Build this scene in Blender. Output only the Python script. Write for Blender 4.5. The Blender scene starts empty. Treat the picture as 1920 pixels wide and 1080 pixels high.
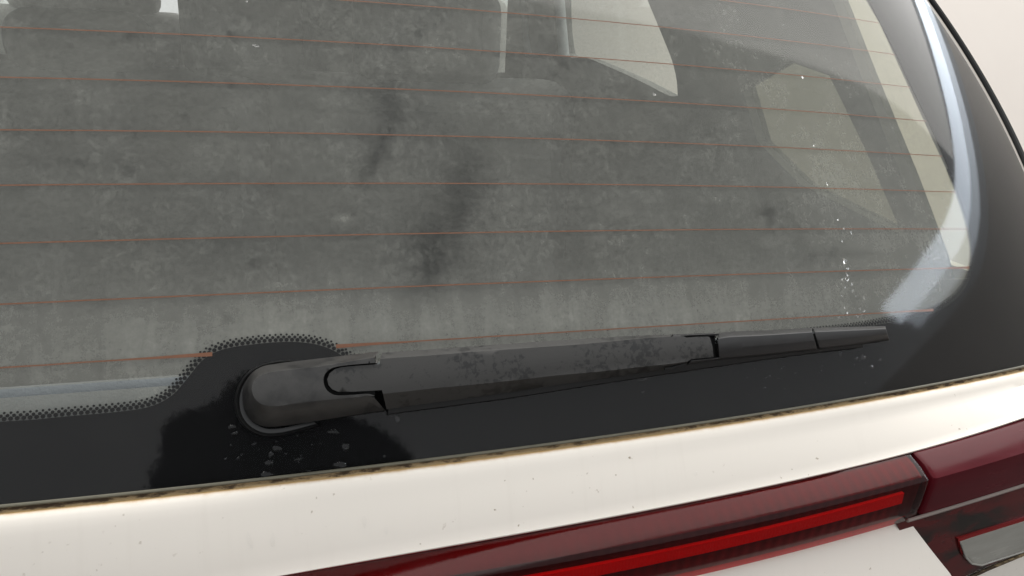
import bpy, bmesh, math, random
from mathutils import Vector, Matrix, Euler
from mathutils.geometry import delaunay_2d_cdt
from mathutils.bvhtree import BVHTree
from mathutils import noise as mnoise

sc = bpy.context.scene
rnd = random.Random(7)
Z0 = 1.30                                   # height of the middle of the rear window above the ground

# ---------------------------------------------------------------- camera
CAM = Vector((0.04163526, -0.47850843, -0.02090464 + Z0))
EUL = Euler((1.248139, -0.04714899, -0.27736985), 'XYZ')
FPX = 1387.0
cd = bpy.data.cameras.new('camera')
cam = bpy.data.objects.new('camera', cd)
sc.collection.objects.link(cam)
cam.location = CAM
cam.rotation_euler = EUL
cd.sensor_width = 36.0
cd.lens = FPX / 1920 * 36.0
cd.clip_start = 0.01
cd.clip_end = 100
sc.camera = cam

# ---------------------------------------------------------------- light
w = bpy.data.worlds.new('World')
sc.world = w
w.use_nodes = True
w.node_tree.nodes['Background'].inputs[0].default_value = (0.96, 0.98, 1.0, 1)
w.node_tree.nodes['Background'].inputs[1].default_value = 0.60


def area(name, loc, target, sx, sy, radiance, col):
    l = bpy.data.lights.new(name, 'AREA')
    l.shape = 'RECTANGLE'
    l.size, l.size_y = sx, sy
    l.energy = radiance * math.pi * sx * sy
    l.color = col
    o = bpy.data.objects.new(name, l)
    sc.collection.objects.link(o)
    o.location = loc
    d = Vector(target) - Vector(loc)
    o.rotation_euler = d.to_track_quat('-Z', 'Y').to_euler()
    return o


# the daylight gap over the wall on the car's right, and a broad soft skylight over the car
area('gap_fade_fill', (3.1, 0.42, Z0 + 0.965), (0.4, 0.42, Z0), 3.6, 0.09, 2.4, (0.80, 0.89, 1.0))  # dim strip added below the gap to fade its reflection's lower edge
area('gap_light', (3.1, 0.38, Z0 + 1.085), (0.4, 0.38, Z0), 3.66, 0.14, 6.0, (0.80, 0.89, 1.0))
area('skylight', (2.0, 2.58, Z0 + 2.6), (2.0, 2.58, Z0), 8.0, 6.0, 1.9, (1.0, 0.97, 0.92))
sc.view_settings.view_transform = 'Standard'
sc.view_settings.look = 'None'
sc.view_settings.gamma = 1.0
sc.view_settings.exposure = 0.60

# ---------------------------------------------------------------- helpers
COL = sc.collection


def lin(c):
    return tuple(((x / 255) / 12.92 if x / 255 <= 0.04045 else ((x / 255 + 0.055) / 1.055) ** 2.4) for x in c)


def tag(o, label=None, cat=None, group=None, kind=None):
    if label: o['label'] = label
    if cat: o['category'] = cat
    if group: o['group'] = group
    if kind: o['kind'] = kind
    return o


def obj(name, verts, faces, mat, parent=None, smooth=True, uvs=None, bevel=0, seg=2, attr=None):
    me = bpy.data.meshes.new(name)
    me.from_pydata([tuple(v) for v in verts], [], faces)
    me.validate()
    if uvs:
        l = me.uv_layers.new(name='UVMap')
        for lp in me.loops:
            l.data[lp.index].uv = uvs[lp.vertex_index]
    if attr:
        a = me.attributes.new('mask', 'FLOAT', 'POINT')
        a.data.foreach_set('value', attr)
    bm = bmesh.new(); bm.from_mesh(me)
    bmesh.ops.remove_doubles(bm, verts=bm.verts, dist=1e-6)
    bmesh.ops.recalc_face_normals(bm, faces=bm.faces)
    bm.to_mesh(me); bm.free()
    me.materials.append(mat)
    for p in me.polygons: p.use_smooth = smooth
    o = bpy.data.objects.new(name, me)
    COL.objects.link(o)
    if parent: o.parent = parent
    if bevel:
        b = o.modifiers.new('bevel', 'BEVEL')
        b.width = bevel; b.segments = seg; b.limit_method = 'ANGLE'; b.angle_limit = math.radians(25)
        b.harden_normals = False
    if smooth:
        try:
            me.set_sharp_from_angle(angle=math.radians(38))
        except Exception:
            pass
    return o


def empty(name, loc=(0, 0, 0), parent=None):
    o = bpy.data.objects.new(name, None)
    COL.objects.link(o)
    o.location = loc
    o.empty_display_size = 0.1
    return o


# ---- the glass: a bent sheet. u runs across the car, v runs up the slope
RK = math.radians(52)
GK, GC, GM = 0.11830004, 0.05644851, 0.24187582
WK = 1.28


def ue(v):
    d = v + 0.093
    return 0.513 - 0.35 * d if d > 0 else 0.513 - 0.35 * d - 0.7 * d * d


def S(u, v, h=0.0):
    def base(u, v):
        wv = abs(u) - ue(v)
        wv = (wv + math.sqrt(wv * wv + 0.0025)) / 2
        return Vector((u, GK * u * u + v * math.cos(RK) + GM * v * v * math.sin(RK) + WK * wv * wv,
                       v * math.sin(RK) - GC * u * u - GM * v * v * math.cos(RK) + Z0))
    p = base(u, v)
    if h:
        e = 1e-4
        n = (base(u + e, v) - base(u - e, v)).cross(base(u, v + e) - base(u, v - e)).normalized()
        p = p + n * h
    return p


RM = EUL.to_matrix()


def ray(px, py):
    return (RM @ Vector(((px - 960) / FPX, -(py - 540) / FPX, -1))).normalized()


def uv_at(px, py, h=0.0):
    """point of the glass (raised by h) at a place measured in the photograph -> (u, v)"""
    d = ray(px, py)
    s = Vector((0.45, 0.2, -0.12))
    for _ in range(40):
        F = S(s[1], s[2], h) - CAM - d * s[0]
        e = 1e-5
        Fu = (S(s[1] + e, s[2], h) - S(s[1] - e, s[2], h)) / (2 * e)
        Fv = (S(s[1], s[2] + e, h) - S(s[1], s[2] - e, h)) / (2 * e)
        J = Matrix((-d, Fu, Fv)).transposed()
        st = J.inverted_safe() @ F
        s = s - st * 0.85
        if st.length < 1e-8: break
    return s[1], s[2]


def on_glass(px, py, h=0.0):
    u, v = uv_at(px, py, h)
    return S(u, v, h)


def on_y(px, py, c, k=GK):
    """point on the upright bent surface y = k x^2 + c"""
    d = ray(px, py)
    a = k * d.x * d.x; b = 2 * k * CAM.x * d.x - d.y; cc = k * CAM.x ** 2 + c - CAM.y
    if abs(a) < 1e-9: t = -cc / b
    else:
        q = math.sqrt(max(0, b * b - 4 * a * cc))
        t1, t2 = (-b - q) / (2 * a), (-b + q) / (2 * a)
        t = min(t for t in (t1, t2) if t > 0)
    return CAM + d * t


def on_x(px, py, x):
    d = ray(px, py)
    return CAM + d * ((x - CAM.x) / d.x)


def on_plane_y(px, py, y):
    d = ray(px, py)
    return CAM + d * ((y - CAM.y) / d.y)


def smooth_line(pts, n):
    """Catmull-Rom through pts, n samples evenly spaced by length"""
    P = [Vector(p) for p in pts]
    dense = []
    for i in range(len(P) - 1):
        p0 = P[i - 1] if i else P[0] * 2 - P[1]
        p1, p2 = P[i], P[i + 1]
        p3 = P[i + 2] if i + 2 < len(P) else P[-1] * 2 - P[-2]
        for k in range(16):
            t = k / 16
            dense.append(0.5 * ((2 * p1) + (p2 - p0) * t + (2 * p0 - 5 * p1 + 4 * p2 - p3) * t * t + (3 * p1 - p0 - 3 * p2 + p3) * t ** 3))
    dense.append(P[-1])
    return resample(dense, n)


def resample(P, n):
    P = [Vector(p) for p in P]
    L = [0]
    for a, b in zip(P, P[1:]): L.append(L[-1] + (b - a).length)
    out = []; j = 0
    for i in range(n):
        t = L[-1] * i / (n - 1)
        while j < len(P) - 2 and L[j + 1] < t: j += 1
        f = (t - L[j]) / max(1e-9, L[j + 1] - L[j])
        out.append(P[j].lerp(P[j + 1], min(1, f)))
    return out


def inside(p, poly):
    x, y = p; c = False; j = len(poly) - 1
    for i in range(len(poly)):
        xi, yi = poly[i]; xj, yj = poly[j]
        if (yi > y) != (yj > y) and x < (xj - xi) * (y - yi) / (yj - yi) + xi: c = not c
        j = i
    return c


def fill(poly, step, hole=None):
    """triangles filling a plane polygon, with inner points so that it can be bent"""
    pts = [Vector(p[:2]) for p in poly]
    n = len(pts)
    edges = [(i, (i + 1) % n) for i in range(n)]
    if hole:
        m = len(hole)
        pts += [Vector(p[:2]) for p in hole]
        edges += [(n + i, n + (i + 1) % m) for i in range(m)]
    xs = [p[0] for p in pts]; ys = [p[1] for p in pts]
    x = min(xs) + step * 0.51
    while x < max(xs):
        y = min(ys) + step * 0.47
        while y < max(ys):
            q = (x + step * 0.05 * math.sin(y * 991), y + step * 0.05 * math.sin(x * 877))
            if inside(q, poly) and not (hole and inside(q, hole)): pts.append(Vector(q))
            y += step
        x += step
    v, e, f, _, _, _ = delaunay_2d_cdt(pts, edges, [], 0, 1e-6)
    out = []
    for t in f:
        c = sum((v[i] for i in t), Vector((0, 0))) / len(t)
        if inside(c, poly) and not (hole and inside(c, hole)): out.append(tuple(t))
    return [tuple(p) for p in v], out


def glass_sheet(name, poly, off, mat, parent, step=0.02, hole=None, attr=None):
    v, f = fill(poly, step, hole)
    o = obj(name, [S(a, b, off) for a, b in v], f, mat, parent, uvs=v, attr=[attr(a, b) for a, b in v] if attr else None)
    return o


def loft(rows, close=False):
    n = len(rows[0]); V = [p for r in rows for p in r]; F = []
    for i in range(len(rows) - 1):
        for j in range(n if close else n - 1):
            a = i * n + j; b = i * n + (j + 1) % n
            F.append((a, b, b + n, a + n))
    return V, F


def tube(path, r, n=8, flat=1.0, up=None):
    rows = []
    for i, p in enumerate(path):
        t = (path[min(i + 1, len(path) - 1)] - path[max(i - 1, 0)]).normalized()
        a = t.cross(up or Vector((0.1, -0.6, 0.8))).normalized(); b = t.cross(a).normalized()
        rr = r(i / (len(path) - 1)) if callable(r) else r
        rows.append([p + a * math.cos(2 * math.pi * k / n) * rr + b * math.sin(2 * math.pi * k / n) * rr * flat for k in range(n)])
    V, F = loft(rows, True)
    F.append(tuple(range(n))); F.append(tuple(len(V) - n + k for k in range(n)))
    return V, F


def polyfit(xs, ys, deg):
    """least squares polynomial by normal equations"""
    n = deg + 1
    A = [[sum(x ** (i + j) for x in xs) for j in range(n)] for i in range(n)]
    b = [sum(y * x ** i for x, y in zip(xs, ys)) for i in range(n)]
    for i in range(n):
        p = max(range(i, n), key=lambda r: abs(A[r][i]))
        A[i], A[p] = A[p], A[i]; b[i], b[p] = b[p], b[i]
        for r in range(i + 1, n):
            q = A[r][i] / A[i][i]
            for k2 in range(i, n): A[r][k2] -= q * A[i][k2]
            b[r] -= q * b[i]
    c = [0] * n
    for i in reversed(range(n)):
        c[i] = (b[i] - sum(A[i][k2] * c[k2] for k2 in range(i + 1, n))) / A[i][i]
    return lambda x: sum(c[i] * x ** i for i in range(n))


# ---------------------------------------------------------------- materials
class NT:
    def __init__(s, name):
        s.m = bpy.data.materials.new(name); s.m.use_nodes = True
        s.t = s.m.node_tree; s.t.nodes.clear()
        s.out = s.n('ShaderNodeOutputMaterial')
    def n(s, typ, **kw):
        nd = s.t.nodes.new(typ)
        for k, v in kw.items():
            if k.startswith('_'): setattr(nd, k[1:], v)
            else:
                key = int(k[1:]) if k[0] == 'i' and k[1:].isdigit() else k.replace('__', ' ')
                if hasattr(v, 'is_linked') or hasattr(v, 'links'): s.t.links.new(v, nd.inputs[key])
                else: nd.inputs[key].default_value = v
        return nd
    def link(s, a, b): s.t.links.new(a, b)
    def math(s, op, a, b=None, c=None, clamp=False):
        nd = s.n('ShaderNodeMath', _operation=op, _use_clamp=clamp)
        for i, v in enumerate((a, b, c)):
            if v is None: continue
            if hasattr(v, 'links'): s.link(v, nd.inputs[i])
            else: nd.inputs[i].default_value = v
        return nd.outputs[0]
    def ramp(s, v, a, b, lo=0.0, hi=1.0):
        nd = s.n('ShaderNodeMapRange')
        nd.interpolation_type = 'SMOOTHSTEP'
        s.link(v, nd.inputs[0])
        for i, x in zip((1, 2, 3, 4), (a, b, lo, hi)): nd.inputs[i].default_value = x
        return nd.outputs[0]
    def mix(s, f, a, b):
        nd = s.n('ShaderNodeMix', _data_type='RGBA')
        if hasattr(f, 'links'): s.link(f, nd.inputs[0])
        else: nd.inputs[0].default_value = f
        for i, x in ((6, a), (7, b)):
            if hasattr(x, 'links'): s.link(x, nd.inputs[i])
            else: nd.inputs[i].default_value = tuple(x) + (1,) if len(x) == 3 else x
        return nd.outputs[2]
    def coord(s, kind='Object', scale=(1, 1, 1)):
        tc = s.n('ShaderNodeTexCoord')
        mp = s.n('ShaderNodeMapping')
        s.link(tc.outputs[kind], mp.inputs[0]); mp.inputs[3].default_value = scale
        return mp.outputs[0]
    def noise(s, co, scale, detail=4, rough=0.55, dist=0.0):
        nd = s.n('ShaderNodeTexNoise')
        s.link(co, nd.inputs['Vector'])
        nd.inputs['Scale'].default_value = scale; nd.inputs['Detail'].default_value = detail
        nd.inputs['Roughness'].default_value = rough; nd.inputs['Distortion'].default_value = dist
        return nd.outputs[0]
    def bump(s, h, strength, dist):
        nd = s.n('ShaderNodeBump'); s.link(h, nd.inputs['Height'])
        nd.inputs['Strength'].default_value = strength; nd.inputs['Distance'].default_value = dist
        return nd.outputs[0]
    def twoway(s, ior):      # the same mirror share from either side of a thin pane
        bf = s.n('ShaderNodeNewGeometry').outputs['Backfacing']
        return s.math('POWER', ior, s.math('MULTIPLY_ADD', bf, -2.0, 1.0))
    def principled(s, **kw):
        nd = s.n('ShaderNodeBsdfPrincipled')
        for k, v in kw.items():
            i = nd.inputs[k.replace('_', ' ')]
            if hasattr(v, 'links'): s.link(v, i)
            else: i.default_value = (tuple(v) + (1,)) if isinstance(v, tuple) and len(v) == 3 else v
        return nd
    def done(s, sh):
        s.link(sh.outputs[0] if hasattr(sh, 'outputs') else sh, s.out.inputs[0]); return s.m


def simple(name, col, rough=0.5, bump=0, bscale=400, var=0.15, **kw):
    t = NT(name); co = t.coord('Object')
    n = t.noise(co, bscale * 0.1, 4)
    c = t.mix(n, tuple(x * (1 - var) for x in col), tuple(x * (1 + var) for x in col))
    args = dict(Base_Color=c, Roughness=rough, **kw)
    if bump: args['Normal'] = t.bump(t.noise(co, bscale, 3), bump, 0.001)
    return t.done(t.principled(**args))


def m_glass():
    t = NT('window_glass')
    co = t.coord('UV')
    at = t.n('ShaderNodeAttribute', _attribute_name='mask').outputs['Fac']      # painted dark reflection of the viewer
    fine = t.noise(co, 420, 3, 0.6)
    mid = t.noise(co, 60, 5, 0.6)
    dust = t.ramp(t.math('ADD', t.math('MULTIPLY', fine, 0.2), t.math('MULTIPLY', mid, 0.8)), 0.38, 0.66)
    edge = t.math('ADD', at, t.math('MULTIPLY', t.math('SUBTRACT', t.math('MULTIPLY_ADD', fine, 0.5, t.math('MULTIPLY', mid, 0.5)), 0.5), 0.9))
    dark_refl = t.ramp(edge, 0.40, 0.60)
    dust_share = t.math('SUBTRACT', 1.0, dark_refl)
    cov = t.math('MULTIPLY', t.math('MULTIPLY_ADD', dust, 0.004, 0.0072), dust_share)
    ior = t.math('MULTIPLY_ADD', dark_refl, -0.20, 1.45)
    fr = t.n('ShaderNodeFresnel'); t.link(t.twoway(ior), fr.inputs['IOR'])
    nrm = t.bump(t.noise(co, 700, 2), 0.006, 0.0003)
    gl = t.n('ShaderNodeBsdfGlossy'); gl.inputs['Roughness'].default_value = 0.06; t.link(nrm, gl.inputs['Normal'])
    t.link(t.math('MULTIPLY_ADD', dust_share, 0.025, 0.03), gl.inputs['Roughness'])
    t.link(t.mix(dark_refl, (0.56, 0.56, 0.56), (0.13, 0.135, 0.145)), gl.inputs['Color'])
    tr = t.n('ShaderNodeBsdfTransparent'); tr.inputs[0].default_value = (0.865, 0.87, 0.855, 1)
    df = t.n('ShaderNodeBsdfDiffuse'); df.inputs[0].default_value = (0.5, 0.48, 0.45, 1)
    m1 = t.n('ShaderNodeMixShader'); t.link(fr.outputs[0], m1.inputs[0]); t.link(tr.outputs[0], m1.inputs[1]); t.link(gl.outputs[0], m1.inputs[2])
    m2 = t.n('ShaderNodeMixShader'); t.link(cov, m2.inputs[0]); t.link(m1.outputs[0], m2.inputs[1]); t.link(df.outputs[0], m2.inputs[2])
    return t.done(m2)


def m_film():
    """dull, mottled haze on the inside of the pane"""
    t = NT('inner_film')
    co = t.coord('UV'); st = t.coord('UV', (0.7, 1.25, 1))
    at = t.n('ShaderNodeAttribute', _attribute_name='mask').outputs['Fac']
    big = t.noise(co, 9, 5, 0.6, 0.6)
    mid = t.noise(st, 85, 6, 0.68, 0.4)
    fine = t.noise(co, 380, 4, 0.75)
    smear = t.noise(t.coord('UV', (1.5, 0.22, 1)), 60, 4, 0.65, 0.5)
    grain = t.noise(t.coord('UV', (1, 0.8, 1)), 210, 5, 0.75, 0.6)
    patch = t.ramp(t.noise(co, 24, 4, 0.6, 0.8), 0.42, 0.62)
    f = t.math('MULTIPLY', t.ramp(big, 0.25, 0.75), 0.06)
    f = t.math('MULTIPLY_ADD', t.ramp(mid, 0.25, 0.75), 0.055, f)
    f = t.math('MULTIPLY_ADD', t.ramp(fine, 0.3, 0.7), 0.075, f)
    f = t.math('MULTIPLY_ADD', t.math('MULTIPLY', t.ramp(grain, 0.42, 0.66), patch), 0.10, f)
    f = t.math('MULTIPLY_ADD', t.math('MULTIPLY', t.ramp(grain, 0.36, 0.26), t.math('SUBTRACT', 1.0, patch)), -0.07, f)
    f = t.math('MULTIPLY_ADD', t.math('MULTIPLY', at, t.ramp(smear, 0.28, 0.70, 0.72, 1.25)), 0.58, f)
    f = t.math('MULTIPLY_ADD', t.ramp(smear, 0.5, 0.8), 0.04, f)
    cov = t.math('ADD', f, 0.158, clamp=True)
    df = t.n('ShaderNodeBsdfDiffuse')
    t.link(t.mix(t.noise(co, 14, 3), (0.53, 0.525, 0.475), (0.55, 0.55, 0.515)), df.inputs[0])
    tr = t.n('ShaderNodeBsdfTransparent'); tr.inputs[0].default_value = (1, 1, 0.98, 1)
    m = t.n('ShaderNodeMixShader'); t.link(cov, m.inputs[0]); t.link(tr.outputs[0], m.inputs[1]); t.link(df.outputs[0], m.inputs[2])
    return t.done(m)


def m_plastic(name, base, dusty, rough=0.42, blot=90, wet_lo=0.50, wet_hi=0.56, amount=1.0):
    t = NT(name); co = t.coord('Object')
    big = t.noise(co, 22, 2, 0.5)
    n = t.noise(co, blot * 3.5, 6, 0.62, 0.3)
    s = t.math('ADD', t.math('MULTIPLY', n, 0.5), t.math('MULTIPLY', big, 0.5))
    dust_share = t.math('MULTIPLY', t.ramp(s, wet_lo - 0.035, wet_hi - 0.035), amount)
    grain = t.noise(co, 1500, 2, 0.6)
    c = t.mix(dust_share, base, dusty)
    r = t.math('MULTIPLY_ADD', dust_share, 0.16, rough)
    return t.done(t.principled(Base_Color=c, Roughness=r, Normal=t.bump(grain, 0.12, 0.0004), Specular_IOR_Level=0.45))


def m_paint():
    t = NT('white_paint'); co = t.coord('Object')
    n = t.noise(co, 7, 3)
    c = t.mix(n, (0.845, 0.79, 0.71), (0.865, 0.81, 0.735))
    sp = t.noise(co, 260, 2, 0.5)
    d = t.math('MULTIPLY', t.ramp(sp, 0.70, 0.77), t.ramp(t.noise(co, 18, 2), 0.46, 0.62))
    run = t.noise(t.coord('Object', (9, 1, 0.7)), 16, 4, 0.6)
    c = t.mix(t.math('MULTIPLY', t.ramp(run, 0.52, 0.75), 0.07), c, (0.60, 0.54, 0.46))
    c = t.mix(d, c, (0.40, 0.33, 0.25))
    # rust-brown dirt that has crept out of the joint, measured along the edge attribute
    at = t.n('ShaderNodeAttribute', _attribute_name='mask').outputs['Fac']
    e = t.math('ADD', at, t.math('MULTIPLY', t.math('SUBTRACT', t.noise(co, 160, 4, 0.65), 0.5), 0.55))
    c = t.mix(t.ramp(e, 0.25, 1.25), c, (0.48, 0.31, 0.13))
    return t.done(t.principled(Base_Color=c, Roughness=0.5, Coat_Weight=0.08, Coat_Roughness=0.15, Specular_IOR_Level=0.2,
                               Normal=t.bump(t.noise(co, 700, 2), 0.015, 0.0005)))


def m_seal():
    t = NT('dirty_joint'); co = t.coord('Object', (0.3, 1, 1))
    n = t.noise(co, 330, 5, 0.7); b = t.noise(co, 22, 3)
    s = t.math('MULTIPLY_ADD', b, 0.45, t.math('MULTIPLY', n, 0.55))
    at = t.n('ShaderNodeAttribute', _attribute_name='mask').outputs['Fac']
    s = t.math('MULTIPLY_ADD', t.math('SUBTRACT', at, 0.45), 0.16, s)
    c = t.mix(t.ramp(s, 0.41, 0.53), (0.055, 0.032, 0.015), t.mix(at, (0.30, 0.22, 0.12), (0.62, 0.43, 0.21)))
    return t.done(t.principled(Base_Color=c, Roughness=0.8, Normal=t.bump(n, 0.7, 0.002)))


def m_lens(name, base, strip=False):
    t = NT(name); co = t.coord('Object')
    n = t.noise(t.coord('Object', (0.3, 1, 2)), 60, 4, 0.6)
    c = t.mix(n, tuple(x * 0.7 for x in base), tuple(x * 1.3 for x in base))
    nn = t.ramp(n, 0.3, 0.8, 0.14, 0.30)
    kw = dict(Base_Color=c, Roughness=nn, Specular_IOR_Level=0.13)
    if strip:
        kw['Specular_IOR_Level'] = 0.08; kw['Coat_Weight'] = 0.0
        wv = t.n('ShaderNodeTexWave', _wave_type='BANDS'); t.link(co, wv.inputs['Vector'])
        wv.inputs['Scale'].default_value = 160; wv.inputs['Distortion'].default_value = 0
        kw['Normal'] = t.bump(wv.outputs[1], 0.15, 0.001)
    return t.done(t.principled(**kw))


def m_smoke():
    t = NT('mottled_smoked_lens'); co = t.coord('Object', (1, 1, 2.2))
    n = t.noise(co, 34, 2, 0.5, 0.4)
    c = t.mix(t.ramp(n, 0.35, 0.62), (0.016, 0.012, 0.010), (0.085, 0.009, 0.009))
    return t.done(t.principled(Base_Color=c, Roughness=0.16, Specular_IOR_Level=0.36))


def m_shell():
    """clear red plastic, slightly scuffed"""
    t = NT('clear_red_shell'); co = t.coord('Object', (0.3, 1, 2))
    n = t.noise(co, 60, 4, 0.6)
    fr = t.n('ShaderNodeFresnel'); t.link(t.twoway(1.29), fr.inputs['IOR'])
    gl = t.n('ShaderNodeBsdfGlossy'); t.link(t.ramp(n, 0.3, 0.8, 0.05, 0.16), gl.inputs['Roughness'])
    tr = t.n('ShaderNodeBsdfTransparent'); tr.inputs[0].default_value = (0.80, 0.028, 0.045, 1)
    df = t.n('ShaderNodeBsdfDiffuse'); df.inputs[0].default_value = (0.085, 0.035, 0.035, 1)
    m = t.n('ShaderNodeMixShader'); t.link(fr.outputs[0], m.inputs[0]); t.link(tr.outputs[0], m.inputs[1]); t.link(gl.outputs[0], m.inputs[2])
    m2 = t.n('ShaderNodeMixShader'); t.link(t.ramp(n, 0.35, 0.8, 0.04, 0.10), m2.inputs[0]); t.link(m.outputs[0], m2.inputs[1]); t.link(df.outputs[0], m2.inputs[2])
    return t.done(m2)


def m_housing():
    t = NT('lamp_housing'); co = t.coord('Object')
    wv = t.n('ShaderNodeTexWave', _wave_type='BANDS'); t.link(co, wv.inputs['Vector'])
    wv.inputs['Scale'].default_value = 40; wv.inputs['Distortion'].default_value = 0
    c = t.mix(t.noise(co, 30, 3), (0.012, 0.007, 0.007), (0.030, 0.012, 0.012))
    return t.done(t.principled(Base_Color=c, Roughness=0.35, Normal=t.bump(wv.outputs[1], 0.25, 0.001)))


def m_heater():
    t = NT('heating_print'); co = t.coord('Object')
    n = t.noise(co, 120, 4, 0.7)
    return t.done(t.principled(Base_Color=t.mix(n, (0.16, 0.058, 0.024), (0.31, 0.11, 0.045)), Roughness=0.6))


def m_water():
    t = NT('water')
    return t.done(t.principled(Base_Color=(1, 1, 1), Roughness=0.0, IOR=1.33, Transmission_Weight=1.0))


def m_tint(name, col):
    t = NT(name)
    fr = t.n('ShaderNodeFresnel'); t.link(t.twoway(1.4), fr.inputs['IOR'])
    gl = t.n('ShaderNodeBsdfGlossy'); gl.inputs['Roughness'].default_value = 0.02
    tr = t.n('ShaderNodeBsdfTransparent'); tr.inputs[0].default_value = col + (1,)
    m = t.n('ShaderNodeMixShader'); t.link(fr.outputs[0], m.inputs[0]); t.link(tr.outputs[0], m.inputs[1]); t.link(gl.outputs[0], m.inputs[2])
    return t.done(m)


M = dict(
    drip=m_tint('clear_drip', (0.995, 0.995, 0.995)),
    glass=m_glass(), film=m_film(), paint=m_paint(), seal=m_seal(), heater=m_heater(), water=m_water(),
    frit=simple('black_enamel', (0.006, 0.006, 0.0065), 0.5, Specular_IOR_Level=0.04),
    lip=simple('rubber_lip', (0.12, 0.112, 0.08), 0.55, 0.3, 600, 0.35),
    rubber=simple('black_rubber', (0.008, 0.008, 0.008), 0.6),
    cover=m_plastic('cover_plastic', (0.011, 0.011, 0.0113), (0.050, 0.0482, 0.0455), 0.32, 30, 0.34, 0.66),
    arm=m_plastic('arm_plastic', (0.014, 0.0138, 0.0135), (0.040, 0.0387, 0.0365), 0.38, 90, 0.46, 0.53),
    blade=m_plastic('blade_plastic', (0.020, 0.0195, 0.020), (0.029, 0.0285, 0.029), 0.40, 40, 0.35, 0.7),
    metal=simple('bare_metal', (0.6, 0.58, 0.55), 0.3, Metallic=0.6),
    lens=m_lens('smoked_red_lens', (0.055, 0.006, 0.008)),
    lens2=m_lens('deep_red_lens', (0.075, 0.006, 0.010)),
    strip=m_lens('bright_red_reflector', (0.58, 0.008, 0.016), True),
    lens3=m_lens('dull_red_edge', (0.20, 0.012, 0.012)),
    shell=m_shell(), housing=m_housing(),
    clear=m_lens('grey_clear_lens', (0.30, 0.29, 0.26)),
    chrome=simple('dull_trim', (0.25, 0.21, 0.19), 0.3, Metallic=0.3),
    trim=simple('grey_trim', (0.10, 0.10, 0.095), 0.6, 0.3, 300),
    ledge=simple('pale_trim', (0.035, 0.035, 0.034), 0.7, 0.5, 500, 0.2),
    lip2=simple('smooth_pale_trim', (0.20, 0.22, 0.235), 0.48, 0.4, 700, 0.2),
    dark=simple('dark_trim', (0.035, 0.033, 0.030), 0.7, 0.2, 300),
    seat=simple('seat_cloth', (0.11, 0.11, 0.113), 0.8, 0.4, 900, 0.3),
    seat2=simple('pale_seat_cloth', (0.34, 0.34, 0.34), 0.8, 0.4, 900, 0.3),
    tint=m_tint('tinted_pane', (0.45, 0.46, 0.41)), tint_light=m_tint('pale_tinted_pane', (0.80, 0.81, 0.74)), pane=m_tint('side_pane', (0.97, 0.99, 0.96)),
    wall=simple('cream_plaster', (0.70, 0.655, 0.615), 0.85, 0.1, 40, 0.03),
    floor=simple('grey_concrete', (0.075, 0.072, 0.07), 0.8, 0.3, 60, 0.2),
)

# ---------------------------------------------------------------- setting
tag(obj('wall', [(3.25, -4, 0), (3.25, 9, 0), (3.25, 9, Z0 + 0.89), (3.25, -4, Z0 + 0.89), (3.45, -4, 0), (3.45, 9, 0), (3.45, 9, Z0 + 0.89), (3.45, -4, Z0 + 0.89)],
        [(0, 1, 2, 3), (4, 5, 6, 7), (3, 2, 6, 7), (0, 3, 7, 4), (1, 2, 6, 5)], M['wall'], smooth=False), 'plain cream wall beyond the right side of the car', kind='structure')
tag(obj('floor', [(-40, -40, 0), (40, -40, 0), (40, 40, 0), (-40, 40, 0)], [(0, 1, 2, 3)], M['floor'], smooth=False), 'grey concrete floor under the car', kind='structure')

# ---------------------------------------------------------------- the car
car = empty('car', (0, 1.6, 0))
car.location = (0, 0, 0)
tag(car, 'white car seen from behind with dusty rear window, black wiper and dark red tail lamps', 'car')

VB = -0.2715                     # lower edge of the pane
def vb(u):
    return -0.2720 + 0.055 * u * u
VT = 0.30
def uedge(v):                    # right edge of the pane
    d = max(0.0, v + 0.093)
    q = min(d, 0.2)
    return 0.652 + 0.0534 * q - 1.856 * q * q - 0.3 * (d - q)

right = [(uedge(v), v) for v in [vb(0.66) + 0.02 + (VT - 0.05 - vb(0.66)) * i / 40 for i in range(41)]]
bottom = [(u, vb(u)) for u in [-0.64 + 1.28 * i / 80 for i in range(81)]]
top = [(u, VT - 0.08 * u * u) for u in [0.49 - 0.98 * i / 40 for i in range(41)]]
left = [(-a, b) for a, b in reversed(right)]
pane_poly = bottom + right + top + left


def blob_field(spots):
    def f(u, v):
        s = 0
        for (a, b, ra, rb, ang, amp) in spots:
            du, dv = u - a, v - b
            if abs(du) > 4 * max(ra, rb) or abs(dv) > 4 * max(ra, rb): continue
            c, sn = math.cos(ang), math.sin(ang)
            x = (du * c + dv * sn) / ra; y = (-du * sn + dv * c) / rb
            s += amp * math.exp(-(x * x + y * y))
        return s
    return f


# viewer's dark reflection painted round the wiper pivot (outside of the pane)
dark_refl_px = [(285, 935), (275, 890), (300, 850), (305, 800), (345, 775), (400, 755), (440, 720), (470, 690), (640, 780), (720, 800), (755, 830), (775, 870), (765, 900)]
dark_refl_uv = [uv_at(*p) for p in dark_refl_px]
dark_refl_uv = [(a, b) for a, b in dark_refl_uv]


def dark_refl(u, v):
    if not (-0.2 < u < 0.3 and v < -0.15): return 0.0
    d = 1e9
    n = len(dark_refl_uv)
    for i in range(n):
        a, b = Vector(dark_refl_uv[i]), Vector(dark_refl_uv[(i + 1) % n])
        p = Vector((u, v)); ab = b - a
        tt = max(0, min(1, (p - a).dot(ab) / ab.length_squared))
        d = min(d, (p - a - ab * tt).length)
    sgn = 1 if inside((u, v), dark_refl_uv) else -1
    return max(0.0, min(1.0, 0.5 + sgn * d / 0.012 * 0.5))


win = glass_sheet('rear_window', pane_poly, 0.0, M['glass'], car, 0.0065, attr=dark_refl)
win['label'] = 'dusty rear window with black enamel border and copper heating lines'

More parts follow.
